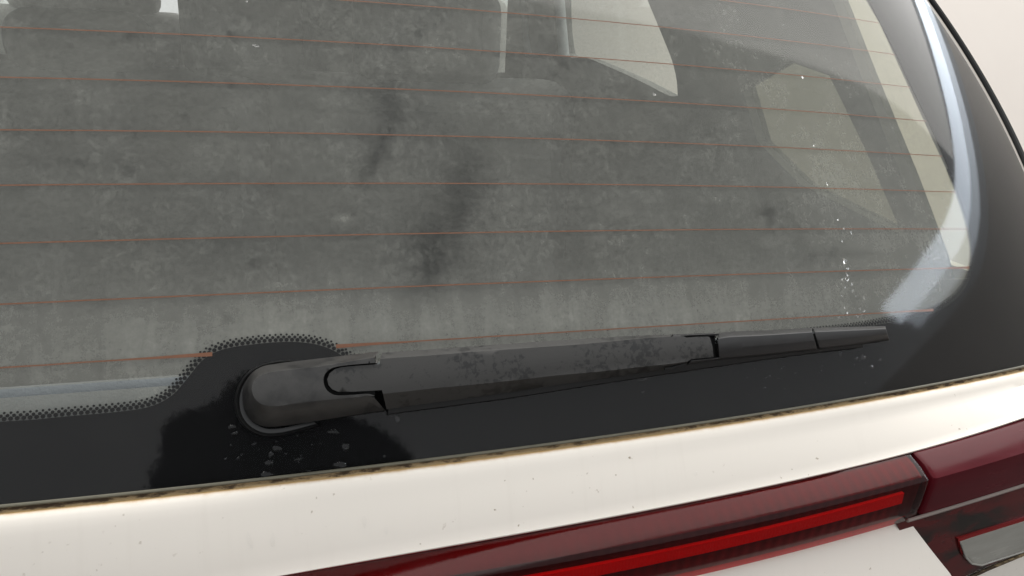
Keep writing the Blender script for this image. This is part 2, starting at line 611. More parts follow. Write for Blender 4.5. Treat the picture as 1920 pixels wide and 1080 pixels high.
# black enamel border, on the inside of the pane
fr_bottom_px = [(-330, 822), (-150, 806), (0, 791), (60, 787), (120, 781), (180, 776), (230, 771), (270, 765), (300, 755), (325, 739), (345, 717), (360, 698), (380, 675), (402, 661),
                (430, 652), (470, 646), (510, 642), (555, 641), (595, 646), (625, 657), (650, 672), (690, 692), (760, 700), (900, 688), (1100, 668), (1300, 648), (1480, 630), (1600, 617),
                (1660, 606), (1710, 597), (1755, 584), (1790, 562), (1814, 532), (1824, 498), (1825, 465), (1818, 428), (1807, 390), (1794, 353), (1768, 287), (1738, 221), (1707, 157), (1679, 97), (1648, 37), (1625, -10), (1600, -65)]
fb = [uv_at(*p, -0.004) for p in fr_bottom_px]
fb_s = [(p[0], p[1]) for p in smooth_line([(a, b, 0) for a, b in fb], 420)]
ul = fb_s[0]
last = fb_s[-1]
inner = [(-last[0], last[1])]
for p in reversed(fb[30:43]): inner.append((-p[0], p[1]))
inner += [(-0.40, -0.2255), (-0.34, -0.2262)]
inner = [(-last[0] + 0.02, 0.24)] + inner
inner_all = inner + fb_s + [(last[0] - 0.02, 0.24)] + [(0.36 - 0.72 * i / 20, 0.262 - 0.08 * (0.36 - 0.72 * i / 20) ** 2) for i in range(21)]
big_poly = [(a * 1.008, b) for a, b in pane_poly]
frit = glass_sheet('enamel_border', big_poly, -0.0042, M['frit'], win, 0.02, hole=inner_all)
frit['label'] = 'black enamel border printed round the rear window'

# dotted fade of the enamel
dv, df = [], []
fine = resample([Vector((a, b, 0)) for a, b in fb_s], 2400)
pos = 0.0; L = 0.0; k = 0
path = []
for a, b in zip(fine, fine[1:]):
    L += (b - a).length
n_d = int(L / 0.00262)
cen = resample(fine, n_d)
for i in range(1, n_d - 1):
    t = (cen[i + 1] - cen[i - 1]).normalized(); nn = Vector((-t.y, t.x, 0))
    if cen[i].x > 0.5 and cen[i].y > -0.10: continue
    for row, (off, rad) in enumerate(((0.0011, 0.00106), (0.0025, 0.00084), (0.0038, 0.0006))):
        c = cen[i] + nn * off + t * (0.00131 if row % 2 else 0)
        b0 = len(dv)
        for q in range(8):
            a = 2 * math.pi * q / 8
            dv.append(S(c.x + rad * math.cos(a), c.y + rad * math.sin(a), -0.0042))
        df.append(tuple(range(b0, b0 + 8)))
dots = obj('enamel_dots', dv, df, M['frit'], win, smooth=False)
tag(dots, 'rows of tiny black dots fading out the enamel border', kind='stuff')

# heating lines
fr_right = [p for p in fb_s if p[0] > 0.35]
def line_end(v):
    c = [p for p in fr_right if abs(p[1] - v) < 0.004 and p[0] > 0.4]
    return sum(p[0] for p in c) / len(c) - 0.003 if c else 0.47
for n in range(-7, 8):
    v = -0.030 * n
    ur = line_end(v) if v < 0.045 else 0.44 - (v - 0.045) * 0.5
    spans = [(-ur, ur)]
    if n == 7: spans = [(-ur, uv_at(398, 659, -0.004)[0]), (uv_at(630, 647, -0.004)[0], ur)]
    for (a, b) in spans:
        N = 90; rows = [[], []]
        for i in range(N + 1):
            u = a + (b - a) * i / N
            wv = 0.00034
            if n == 7:
                for e in ((b if a < -0.2 else a),):
                    d = abs(u - e); wv += 0.0007 * max(0, 1 - d / 0.045) ** 1.3
            if n >= 6:
                d = abs(u - ur); wv += 0.0006 * max(0, 1 - d / 0.04)
            wob = 0.00012 * mnoise.noise(Vector((u * 60, n, 0)))
            rows[0].append(S(u, v + wv + wob, -0.0039)); rows[1].append(S(u, v - wv + wob, -0.0039))
        V, F = loft(rows)
        obj('heating_line', V, F, M['heater'], win, smooth=False)

# film of haze and smears on the inside
spots = []
def spot(px, py, rx, ry, amp, ang=0.0):
    u, v = uv_at(px, py, -0.0047)
    sc_ = 0.00031 if px < 1200 else 0.00037
    spots.append((u, v, rx * sc_, ry * sc_, ang, amp))
for a in [(720, 200, 60, 55, -0.10), (700, 290, 20, 70, -0.16, -0.5), (800, 250, 40, 60, -0.04), (870, 370, 60, 90, -0.12, -0.3), (800, 470, 60, 70, -0.16), (790, 545, 50, 25, -0.10),
          (1445, 405, 6, 22, -0.30), (1450, 395, 16, 8, -0.15), (1440, 455, 20, 12, 0.12), (1570, 475, 60, 9, -0.16), (1650, 480, 70, 8, -0.10), (1600, 515, 70, 7, -0.18), (1650, 495, 40, 6, 0.08),
          (1560, 470, 12, 6, -0.14), (1520, 485, 10, 6, -0.14), (1530, 430, 10, 7, -0.12), (1500, 428, 8, 6, -0.14), (1470, 425, 8, 5, -0.14),
          (645, 408, 12, 9, 0.30), (650, 395, 16, 8, -0.12), (455, 315, 5, 10, 0.18, 0.4), (1090, 205, 0, 0, 0), (245, 67, 8, 6, -0.26), (435, 63, 6, 7, -0.26), (748, 87, 10, 10, -0.26), (788, 61, 7, 6, -0.24), (120, 217, 6, 5, -0.24),
          (350, 218, 5, 9, -0.22), (118, 302, 9, 5, -0.2), (148, 304, 9, 5, -0.2), (245, 317, 12, 7, -0.18), (935, 105, 12, 7, -0.24), (355, 152, 6, 6, -0.2), (400, 122, 6, 6, -0.16), (322, 87, 9, 4, -0.18),
          (205, 77, 7, 5, -0.18), (135, 85, 6, 4, -0.16), (1037, 140, 5, 5, -0.26), (1060, 122, 5, 6, -0.26), (1082, 128, 5, 5, -0.24), (600, 468, 9, 6, -0.16), (768, 452, 7, 4, -0.16), (810, 505, 7, 5, -0.18), (510, 500, 7, 4, -0.15),
          (925, 413, 9, 6, -0.14), (1160, 470, 9, 6, -0.14), (1240, 360, 8, 8, 0.14), (1200, 360, 10, 8, 0.14), (1160, 395, 40, 14, 0.08), (880, 440, 25, 8, 0.10), (905, 480, 14, 9, 0.10), (300, 60, 50, 30, 0.03), (120, 120, 80, 20, 0.05),
          (660, 340, 20, 25, 0.05), (1150, 300, 60, 50, -0.05), (1300, 250, 80, 80, -0.05), (450, 380, 120, 60, -0.04), (330, 120, 60, 60, -0.05), (820, 95, 40, 30, 0.06), (640, 190, 50, 12, 0.07), (700, 620, 420, 80, 0.20), (1100, 610, 420, 70, 0.20), (150, 660, 320, 80, 0.20), (1450, 580, 260, 70, 0.19), (1600, 330, 190, 150, 0.20), (1690, 470, 150, 90, 0.14), (1480, 120, 200, 100, 0.10), (120, 120, 160, 90, 0.05), (730, 185, 30, 40, -0.10, 0.3), (715, 275, 10, 55, -0.12, -0.45), (690, 320, 8, 25, -0.10, -0.5), (880, 330, 35, 60, -0.07, -0.35), (850, 410, 28, 60, -0.08, -0.35), (805, 500, 22, 40, -0.12, -0.2),
          (620, 610, 60, 20, 0.06), (120, 400, 60, 40, 0.05), (1480, 330, 60, 30, 0.04), (1260, 290, 12, 4, 0.2, -0.2), (1430, 400, 9, 6, -0.2), (1085, 540, 5, 3, 0)]:
    if a[2]: spot(a[0], a[1], a[2], a[3], a[4], a[5] if len(a) > 5 else 0)
for i in range(150):
    spot(rnd.uniform(0, 1750), rnd.uniform(-20, 620), rnd.uniform(2, 5), rnd.uniform(1.5, 4), rnd.choice((-0.2, -0.14, -0.1, 0.1)))
for i in range(60):
    spot(rnd.uniform(0, 1750), rnd.uniform(-20, 600), rnd.uniform(25, 80), rnd.uniform(10, 30), rnd.uniform(-0.05, 0.06), rnd.uniform(-0.5, 0.3))
film_poly = [(0.56 - 0 * i, 0) for i in range(0)] + [(u, vb(u) + 0.01) for u in [-0.54 + 1.08 * i / 30 for i in range(31)]] + [(0.54, 0.0), (0.48, 0.27)] + [(-0.48, 0.27), (-0.54, 0.0)]
film = glass_sheet('haze_film', film_poly, -0.0052, M['film'], win, 0.004, attr=blob_field(spots))
film['label'] = 'mottled grey haze and smears on the inner side of the pane'

# rim of the pane and black edge rubber along its side
side = [S(uedge(v), v, 0.0006) for v in [-0.25 + 0.53 * i / 60 for i in range(61)]]
V, F = tube(side, 0.0024, 8)
obj('edge_rubber', V, F, M['rubber'], car)
V, F = tube([Vector((-p.x, p.y, p.z)) for p in side], 0.0024, 8)
obj('edge_rubber', V, F, M['rubber'], car)

# ---------------------------------------------------------------- joint and tailgate panel
US = [-0.70 + 1.40 * i / 160 for i in range(161)]


def frame(u):
    e = S(u, vb(u)); e2 = S(u, vb(u) + 0.002)
    d = (e - e2).normalized()
    n = Vector((0, d.z, -d.y)); n = n if n.y < 0 else -n
    return e, d, n


def prof(u, lst):
    e, d, n = frame(u)
    return [e + d * a + n * b for a, b in lst]


rows = [prof(u, [(-0.0008, 0.0002), (-0.0003, 0.0008), (0.0003, 0.0009), (0.0008, 0.0004), (0.0009, -0.002)]) for u in US]
V, F = loft(rows); obj('rubber_lip', V, F, M['lip'], car)
rows = []; jm = []
for u in US:
    jm += [0.0, 0.12, 0.45, 0.8, 1.0]
    j = 0.0006 * mnoise.noise(Vector((u * 90, 0, 0))) + 0.0004 * mnoise.noise(Vector((u * 330, 3, 0)))
    rows.append(prof(u, [(0.0008, -0.0012), (0.0018, -0.0014 + j), (0.0028, -0.0010 - j), (0.0034, -0.0004 + j), (0.0046, -0.0008 + j)]))
V, F = loft(rows); jt = obj('dirty_joint', V, F, M['seal'], car, attr=jm)
jt['label'] = 'brown dirt packed in the joint between window and tailgate'


def rail(pts, c, deg=2):
    P = [on_y(px, py, c) for px, py in pts]
    return polyfit([p.x for p in P], [p.z for p in P], deg)


CPB, CLT, CLC, CLB = -0.1735, -0.1758, -0.1925, -0.1895
z_pb = rail([(350, 1117), (560, 1077), (640, 1061), (960, 1009), (1280, 947), (1493, 899), (1730, 847), (1920, 785)], CPB, 3)
z_lt = rail([(350, 1119), (560, 1081), (640, 1066), (960, 1014), (1280, 952), (1493, 904), (1730, 852), (1920, 792)], CLT, 3)
z_lc = rail([(900, 1082), (1060, 1053), (1280, 1011), (1493, 966), (1750, 897), (1920, 850)], CLC, 2)
z_lb = rail([(1020, 1143), (1280, 1090), (1493, 1035), (1677, 986)], CLB, 2)


def Y(x, c): return GK * x * x + c


rows = []; msk = []
for u in US:
    e, d, n = frame(u)
    pb = Vector((u, Y(u, CPB), z_pb(u)))
    a = [(0.0030, -0.0025), (0.0031, -0.0003), (0.0036, 0.0007), (0.0047, 0.0015), (0.0066, 0.0020), (0.0095, 0.0021), (0.0130, 0.0018)]
    r = [e + d * x + n * y for x, y in a]
    st = r[-1]
    for t in (0.15, 0.3, 0.45, 0.6, 0.75, 0.88):
        q = st.lerp(pb, t); q = q + n * (0.0007 * math.sin(math.pi * t)); r.append(q)
    r += [pb + Vector((0, 0.0000, 0.0014)), pb + Vector((0, 0.0006, 0.0)), pb + Vector((0, 0.0022, -0.0008)), pb + Vector((0, 0.012, -0.0012))]
    rows.append(r)
    msk += [1.5, 1.3, 0.85, 0.42, 0.16, 0.04, 0.0] + [0] * (len(r) - 7)
V, F = loft(rows)
panel = obj('tailgate_panel', V, F, M['paint'], car, attr=msk)
panel['label'] = 'white painted tailgate panel under the window'
bm = bmesh.new(); bm.from_mesh(panel.data); bv_panel = BVHTree.FromBMesh(bm); bm.free()

# dark gap over the lamps
rows = [[Vector((u, Y(u, CLT) + 0.010, z_pb(u) + 0.002)), Vector((u, Y(u, CLT) + 0.0085, z_lt(u) - 0.006))] for u in US]
V, F = loft(rows); obj('lamp_gap', V, F, M['rubber'], car)

# ---------------------------------------------------------------- tail lamps
def lamp_row(u, s=0.0, k=1.0):
    lt = Vector((u, Y(u, CLT), z_lt(u))); lc = Vector((u, Y(u, CLC), z_lc(u))); lb = Vector((u, Y(u, CLB), z_lb(u)))
    up = (lc - lt); dn = (lb - lc)
    pts = [lt + Vector((0, 0.009, 0.0005)), lt + Vector((0, 0.0012, 0.0002)), lt + up * 0.06, lt + up * 0.5 + Vector((0, -0.0006, 0.0006)), lt + up * 0.93, lt + up * 0.985 + dn * 0.008, lc + dn * 0.05,
           lc + dn * 0.5 + Vector((0, -0.0005, 0)), lc + dn * 0.96, lb + Vector((0, 0.001, 0)), lb + Vector((0, 0.012, 0.001))]
    if s:
        cen = (lt + lb) / 2 + Vector((0, 0.012, 0))
        pts = [p + (Vector((0, 1, 0)) * s) for p in pts]
    return pts


xg = on_y(1746, 900, CLC).x            # joint between the tailgate lamp and the side lamp
us = [-xg + 2 * xg * i / 120 for i in range(121)]
def ends(us, lo, hi):
    rows = []
    for u in us:
        d = min(u - lo, hi - u); s = 0
        if d < 0.003: s = 0.003 - math.sqrt(max(0, 0.003 ** 2 - (0.003 - d) ** 2))
        rows.append(lamp_row(u, s))
    return rows
us_b = sorted(set(us + [-xg + 0.0004, -xg + 0.001, -xg + 0.002, xg - 0.0004, xg - 0.001, xg - 0.002, xg - 0.003]))
rows = ends(us_b, -xg, xg)
V, F = loft(rows)
n = len(rows[0]); F.append(tuple(range(n))); F.append(tuple(len(V) - n + i for i in range(n)))
bar = obj('light_bar', V, F, M['shell'], car)
rows = [[p + Vector((0, 0.0042, 0.0)) for p in r_] for r_ in [lamp_row(u) for u in [(-xg + 0.003) + (2 * xg - 0.006) * i / 120 for i in range(121)]]]
V, F = loft(rows); F.append(tuple(range(n))); F.append(tuple(len(V) - n + i for i in range(n)))
obj('lamp_housing', V, F, M['housing'], bar)
bar['label'] = 'smoked dark red light bar across the tailgate'
# bright strip let into the lower face
CS = CLC + 0.0026
zs_t = rail([(1050, 1073), (1280, 1026), (1493, 979), (1700, 923)], CS, 2)
zs_b = rail([(1050, 1094), (1280, 1045), (1493, 998), (1700, 941)], CS, 2)
xs = on_y(1701, 932, CLC).x
rows = []
for i in range(101):
    u = -xs + 2 * xs * i / 100
    lc = Vector((u, Y(u, CLC), z_lc(u))); lb = Vector((u, Y(u, CLB), z_lb(u)))
    a, b = Vector((u, Y(u, CS), zs_t(u))), Vector((u, Y(u, CS), zs_b(u)))
    o = Vector((0, 0.004, 0))
    rows.append([a + o, a, b, b + o])
V, F = loft(rows)
rs = obj('red_strip', V, F, M['strip'], bar, smooth=False)
rs['label'] = 'narrow bright red strip along the light bar'

# side lamp: upper part
xo = 0.74
us = [xg + 0.0028 + (xo - xg - 0.0028) * i / 50 for i in range(51)]
us = sorted(set(us + [us[0] + x for x in (0.0004, 0.001, 0.002, 0.003)]))
z_ln = rail([(1740, 962), (1830, 935), (1920, 907)], CLB, 1)
rows = []
for u in us:
    d = u - us[0]; s = 0
    if d < 0.003: s = 0.003 - math.sqrt(max(0, 0.003 ** 2 - (0.003 - d) ** 2))
    lt = Vector((u, Y(u, CLT), z_lt(u))); lc = Vector((u, Y(u, CLC), z_lc(u))); lb = Vector((u, Y(u, CLB), z_ln(u)))
    up = lc - lt; dn = lb - lc
    rows.append([p + Vector((0, s, 0)) for p in [lt + Vector((0, 0.009, 0.0005)), lt + Vector((0, 0.0012, 0.0002)), lt + up * 0.06, lt + up * 0.5 + Vector((0, -0.0008, 0.0008)), lt + up * 0.93, lt + up * 0.985 + dn * 0.008,
                 lc + dn * 0.05, lc + dn * 0.5, lb, lb + Vector((0, 0.010, 0))]])
V, F = loft(rows); n = len(rows[0]); F.append(tuple(range(n)))
tl = obj('tail_lamp', V, F, M['lens2'], car)
tl['label'] = 'dark red tail lamp at the right rear corner'


def px_plate(name, poly, c, thick, mat, parent, step=14, bulge=0.0, bevel=0.0):
    """a plate whose outline was measured in the photograph, standing on the bent rear face"""
    v, f = fill([tuple(p) for p in poly], step)
    V = [on_y(a, b, c) for a, b in v]
    n = len(V)
    V2 = [p + Vector((0, thick, 0)) for p in V]
    cnt = {}
    for t in f:
        for i in range(len(t)):
            e = (t[i], t[(i + 1) % len(t)])
            k = tuple(sorted(e)); cnt.setdefault(k, []).append(e)
    F = list(f) + [tuple(reversed([i + n for i in t])) for t in f]
    for k, es in cnt.items():
        if len(es) == 1:
            a, b = es[0]; F.append((b, a, a + n, b + n))
    return obj(name, V + V2, F, mat, parent, bevel=bevel)


M['smoke'] = m_smoke()
low = px_plate('lamp_lower_lens', [(1682, 984), (1700, 975), (1742, 964), (1830, 937), (1920, 909), (2060, 862), (2060, 975), (1990, 1005), (1920, 1034), (1850, 1062), (1800, 1085), (1770, 1102), (1750, 1106), (1735, 1081), (1715, 1050), (1698, 1020)], CLB + 0.0025, 0.02, M['smoke'], tl, 16, bevel=0.0015)
px_plate('reverse_light', [(1800, 1016), (1830, 1006), (1920, 978), (2040, 940), (2040, 985), (1960, 1018), (1920, 1034), (1870, 1050), (1835, 1060), (1820, 1057), (1810, 1046)], CLB + 0.0008, 0.008, M['clear'], tl, 12, bevel=0.001)['label'] = 'grey clear reversing light lens in the side lamp'
px_plate('red_edge', [(1796, 1010), (1830, 999), (1920, 971), (2040, 932), (2040, 940), (1920, 978), (1830, 1006), (1801, 1016), (1806, 1040), (1802, 1036)], CLB + 0.0012, 0.006, M['lens3'], tl, 12)
V, F = tube([Vector((u, Y(u, CLB) - 0.0006, z_ln(u) - 0.0006)) for u in [on_y(1700, 975, CLB).x + 0.25 * i / 30 for i in range(31)]], 0.0012, 8)
obj('lamp_trim', V, F, M['chrome'], tl)
V, F = tube([on_y(a, b, CLB + 0.0004) for a, b in [(1802, 1019), (1811, 1045), (1822, 1057), (1840, 1060), (1870, 1050), (1920, 1034), (1960, 1018), (2040, 985)]], 0.0007, 6)
obj('lens_rim', V, F, M['clear'], tl)
0 and px_plate('lens_patch', [(1770, 905), (1840, 885), (1960, 846), (1960, 880), (1840, 916), (1768, 940)], CLC + 0.0004, 0.003, M['lens2'], tl, 20)

# tailgate below the light bar, and the corner of the body under the side lamp
e_px = smooth_line([(1680, 985, 0), (1698, 1024, 0), (1716, 1056, 0), (1736, 1086, 0), (1775, 1140, 0)], 20)
EP = [on_y(p.x, p.y, CLB + 0.009) for p in e_px]
zr = polyfit([p.z for p in EP], [p.x for p in EP], 2)
rows = []
ztop = z_lb(EP[0].x)
for i in range(30):
    r = []
    for j in range(60):
        z_hi_edge = EP[0].z
        tt = (i / 29) ** 2
        xr_ = zr(z_hi_edge - min(tt * 0.45, 0.05))
        u = -xr_ + 2 * xr_ * j / 59
        z = z_lb(u) + 0.003 - tt * 0.45
        dz = 0.0
        if i == 0: dz = 0.006
        r.append(Vector((u, Y(u, CLB + 0.008) + dz - 0.26 * tt * 0.45 * (1 - 0.9 * tt) * 2, z)))
    rows.append(r)
V, F = loft(rows)
lowp = obj('lower_tailgate', V, F, M['paint'], car)
lowp['label'] = 'white lower part of the tailgate'
cp = px_plate('rear_corner', [(1740, 1094), (1752, 1112), (1772, 1110), (1802, 1092), (1852, 1069), (1922, 1040), (2062, 980), (2300, 900), (2300, 1500), (1850, 1500), (1780, 1180)], CLB + 0.006, 0.03, M['paint'], car, 60, bevel=0.002)
cp['label'] = 'white rear corner of the body under the side lamp'
V, F = tube([on_y(a, b, CLB + 0.0055) for a, b in [(1740, 1093), (1752, 1110), (1772, 1108), (1802, 1090), (1852, 1067), (1922, 1038), (2062, 978)]], 0.0012, 6)
obj('dirty_joint', V, F, M['seal'], car)

# ---------------------------------------------------------------- wiper
def G(pts, h): return [on_glass(a, b, h) for a, b in pts]


def loop_mesh(bottom, topl, extra=()):
    pass


# arm: top plate with a rounded tongue, and its two flanks
hA = lambda px: 0.0205 - 0.0045 * max(0, min(1, (px - 620) / 700))
tongue = [(712, 682.5), (690, 684), (660, 686.5), (640, 688.5), (628, 692), (618, 700), (613.5, 711), (616, 722), (623, 730), (634, 734.5), (660, 734.5), (690, 733), (716, 731.5), (718, 738.5)]
lowr = [(770, 733), (823, 727), (890, 721), (960, 713.5), (1043, 704), (1127, 696.5), (1210, 687), (1260, 682), (1290, 677.5), (1296, 673.5), (1318, 671.5), (1338, 669.5)]
endr = [(1336, 650), (1331, 633), (1328, 631)]
uppr = [(1308, 631.5), (1287, 633), (1281, 630), (1257, 631), (1210, 634), (1168, 638), (1127, 642), (1077, 646.5), (1010, 651), (960, 654.5), (880, 660.5), (800, 667), (740, 671), (713, 673)]
outl = tongue + lowr + endr + uppr
def hT(a, b):
    yu = 673 + (a - 712) / 618 * -42; yl = 738.5 + (a - 718) / 620 * -69
    t = max(0.0, min(1.0, (b - yu) / (yl - yu)))
    return hA(a) - 0.0022 * t ** 2.5
topv = [on_glass(a, b, hT(a, b)) for a, b in outl]
V = list(topv); F = []
tv, tf = fill(outl, 11)
o_ = len(V)
V += [on_glass(a, b, hT(a, b)) for a, b in tv]
F += [tuple(i + o_ for i in t) for t in tf]
n0 = len(V)
# flank under the lower edge
iL = list(range(len(tongue) - 1, len(tongue) + 9))
low_base = [(725, 767.5), (770, 761), (823, 754), (890, 745), (960, 735), (1043, 722), (1127, 710.5), (1210, 699), (1260, 692), (1288, 683)]
b0 = len(V)
for (a, b) in low_base: V.append(on_glass(a, b, 0.0075))
for j in range(len(low_base) - 1): F.append((iL[j], iL[j + 1], b0 + j + 1, b0 + j))
c0 = len(V)
for (a, b) in low_base: V.append(on_glass(a, b - 5, 0.004))
for j in range(len(low_base) - 1): F.append((b0 + j, b0 + j + 1, c0 + j + 1, c0 + j))
# flank over the upper edge
iU = [len(tongue) + len(lowr) + len(endr) + j for j in range(3, len(uppr))]
up_base = [(1262, 627.2), (1212, 628.5), (1170, 630.5), (1127, 633), (1077, 636.5), (1010, 640.5), (960, 644), (880, 649.5), (800, 655.5), (742, 659.5), (717, 661)]
d0 = len(V)
for (a, b) in up_base: V.append(on_glass(a, b, hA(a) - 0.0055))
for j in range(len(up_base) - 1): F.append((iU[j], iU[j + 1], d0 + j + 1, d0 + j))
g0 = len(V)
for (a, b) in up_base: V.append(on_glass(a, b + 3, 0.005))
for j in range(len(up_base) - 1): F.append((d0 + j, d0 + j + 1, g0 + j + 1, g0 + j))
# walls of the tongue and of the far end
walls = [(i, i + 1) for i in range(0, len(tongue) - 1)] + [(i, i + 1) for i in range(len(tongue) + 8, len(tongue) + len(lowr) + len(endr) + 3)]
under = {}
for i, j in walls:
    for q in (i, j):
        if q not in under:
            under[q] = len(V); a, b = outl[q]; V.append(on_glass(a, b, hA(a) - 0.006))
    F.append((i, j, under[j], under[i]))
F.append((iU[-1], 0, under[0], g0 + len(up_base) - 1, d0 + len(up_base) - 1))
wiper = obj('rear_wiper', V, F, M['arm'], car, bevel=0.0009, seg=3)
wiper['label'] = 'black plastic rear wiper resting along the bottom of the window'
# slot near the end of the arm
V, F = tube([on_glass(a, b, 0.0108) for a, b in [(1246, 692.5), (1262, 689), (1276, 685.5), (1284, 683)]], 0.0006, 6)
obj('arm_slot', V, F, M['rubber'], wiper)

# cover over the pivot, slotted for the arm
ridge = [(702, 670.5), (687, 672.5), (650, 678.5), (603, 686.5), (553, 692), (520, 696), (503, 699), (488, 704.5), (477, 713), (472, 724), (473, 736), (478, 747), (487, 756), (500, 761), (520, 761.5), (553, 757), (603, 751), (640, 747.5), (672, 744.5), (692, 742), (702, 747), (712, 757), (720, 767)]
basep = [(710, 659), (690, 661.5), (655, 665.5), (605, 671.5), (553, 677.5), (518, 682), (494, 686.5), (476, 696), (463, 711), (456, 729), (455, 750), (459, 770), (468, 785), (486, 797), (510, 800.5), (553, 795.5), (603, 788), (640, 782), (672, 777), (692, 774), (704, 772.5), (714, 771), (722.5, 769.5)]
R_ = smooth_line([(a, b, 0) for a, b in ridge], 90); B_ = smooth_line([(a, b, 0) for a, b in basep], 90)
notch = [(703, 742.5), (690, 738.5), (660, 740.5), (634, 741.5), (621, 738), (611, 729), (606.5, 715), (609, 702), (617, 693.5), (630, 688), (660, 684), (690, 681.5), (704, 680.5)]
nt = [p for p in smooth_line([(a, b, 0) for a, b in notch], 50)]
hC = 0.0215
k_end = min(range(90), key=lambda i: (R_[i] - Vector((697, 744, 0))).length)
V = []; F = []
def hK(a, b):
    yu = 699 + (a - 503) / 199 * -28.5; yl = 762 + (a - 503) / 189 * -20
    t = max(0.0, min(1.0, (b - yu) / (yl - yu))); e = max(0.0, min(1.0, (510 - a) / 38))
    return hC - 0.0024 * t ** 2.5 - 0.0012 * e * e
rT = [on_glass(p.x, p.y, hK(p.x, p.y) - (0.0 if i < k_end else (i - k_end) / (89 - k_end) * 0.014)) for i, p in enumerate(R_)]
rM = [on_glass(R_[i].x * 0.62 + B_[i].x * 0.38, R_[i].y * 0.62 + B_[i].y * 0.38, (hC * 0.70) if i < k_end else hC * 0.70 - (i - k_end) / (89 - k_end) * 0.009) for i in range(90)]
rB = [on_glass(p.x, p.y, 0.0042) for p in B_]
rB2 = [on_glass(p.x, p.y, 0.0012) for p in B_]
V, F = loft([rT, rM, rB, rB2])
nb = len(V)
V += [on_glass(p.x, p.y, hK(p.x, p.y)) for p in nt]
tv, tf = fill([(p.x, p.y) for p in R_[:k_end + 1]] + [(p.x, p.y) for p in nt], 7)
o_ = len(V)
V += [on_glass(a, b, hK(a, b)) for a, b in tv]
F += [tuple(i + o_ for i in t) for t in tf]
nb2 = len(V)
V += [on_glass(p.x, p.y, 0.008) for p in nt]
for j in range(49): F.append((nb + j, nb + j + 1, nb2 + j + 1, nb2 + j))
F.append((k_end, 89, nb2, nb)) if False else None
F.append((0, nb + 49, nb2 + 49, 90))
cover = obj('pivot_cover', V, F, M['cover'], wiper, bevel=0.0012, seg=3)
cover['label'] = 'rounded black cap over the wiper pivot'
# dark floor of the slot
v, f = fill([(p.x, p.y) for p in nt], 12)
obj('slot_floor', [on_glass(a, b, 0.0085) for a, b in v], f, M['rubber'], wiper)
V, F = tube([on_glass(706, 676, 0.0165), on_glass(706, 681, 0.0165)], 0.0006, 8)
obj('hinge_pin', V, F, M['metal'], wiper)
V, F = tube([on_glass(704, 745, 0.012), on_glass(712, 758, 0.009), on_glass(722, 771, 0.005)], 0.0006, 6)
# rubber gasket on the pane round the pivot
gk = [(545, 674), (515, 677), (490, 683), (467, 696), (450, 716), (441, 742), (441, 768), (449, 790), (466, 808), (492, 819), (522, 819), (556, 812), (600, 800)]
gl = smooth_line([(a, b, 0) for a, b in gk], 60)
cen = Vector((530, 742, 0))
rows = []
for kf, h in ((1.0, 0.0001), (0.992, 0.0014), (0.965, 0.0024), (0.93, 0.0020), (0.90, 0.0008), (0.80, 0.0006)):
    rows.append([on_glass(*(cen + (p - cen) * kf)[:2], h) for p in gl])
V, F = loft(rows)
obj('pivot_gasket', V, F, simple('gasket_rubber', (0.012, 0.012, 0.012), 0.3), wiper)

# blade: a hollow-backed spine in two visible sections, the rubber under it
def blade_piece(name, up, lo, n, mat, hu=0.0105, hm=0.0155, hl=0.0100, taper=None):
    U = smooth_line([(a, b, 0) for a, b in up], n); Lw = smooth_line([(a, b, 0) for a, b in lo], n)
    prof_ = [(-0.05, 0.005), (0.0, hu), (0.16, hm), (0.38, hm * 0.99), (0.62, hm * 0.93), (0.84, (hm + hl) * 0.47), (1.0, hl), (1.10, hl - 0.0045), (1.12, 0.0035), (0.9, 0.003), (0.1, 0.003)]
    rows = []
    for i in range(n):
        rows.append([on_glass(*(U[i].lerp(Lw[i], t))[:2], h) for t, h in prof_])
    V, F = loft(rows, True)
    m = len(prof_)
    F.append(tuple(range(m))); F.append(tuple(len(V) - m + i for i in range(m)))
    return obj(name, V, F, mat, wiper, bevel=0.0004)


bl = blade_piece('blade_spine', [(1346, 628), (1365, 624.3), (1420, 622), (1477, 619), (1521.5, 616.3)], [(1348, 671.5), (1380, 668.5), (1430, 664), (1480, 658.5), (1531.5, 652.5)], 24, M['blade'])
bl['label'] = 'matt black spine of the wiper blade'
bc = blade_piece('blade_cap', [(1525, 616.3), (1560, 615.3), (1605, 614), (1640, 612.8), (1660, 612.2)], [(1536, 652.3), (1570, 648.5), (1605, 644), (1640, 639), (1667, 635.5)], 24, M['blade'])
bc['label'] = 'end cap of the wiper blade'
blade_piece('blade_spine', [(735, 676), (900, 662), (1100, 643), (1230, 631.5), (1281, 628.5), (1340, 626)], [(740, 745), (900, 725), (1100, 702), (1230, 686), (1300, 677.5), (1342, 673)], 40, M['rubber'], 0.007, 0.0085, 0.007)
blade_piece('blade_shoulder', [(1278, 628.6), (1310, 627), (1348, 625.3)], [(1279, 631.5), (1310, 630.2), (1347, 629)], 10, M['blade'], 0.011, 0.0125, 0.012)
blade_piece('blade_shoulder', [(1297, 674), (1320, 672.5), (1350, 670)], [(1290, 684), (1320, 679), (1350, 674.5)], 10, M['blade'], 0.010, 0.0105, 0.008)
rb_u = smooth_line([(728, 752, 0), (960, 722, 0), (1127, 700, 0), (1280, 682, 0), (1480, 655, 0), (1618, 640, 0)], 60)
rb_l = smooth_line([(728, 777, 0), (960, 746, 0), (1127, 720, 0), (1280, 697, 0), (1480, 668, 0), (1618, 651.5, 0)], 60)
rows = []
for a, b in zip(rb_u, rb_l):
    rows.append([on_glass(a.x, a.y, 0.0068), on_glass(b.x, b.y - 1.0, 0.0040), on_glass(b.x, b.y, 0.0028), on_glass(b.x, b.y - 4, 0.0004), on_glass(a.x, a.y, 0.0004)])
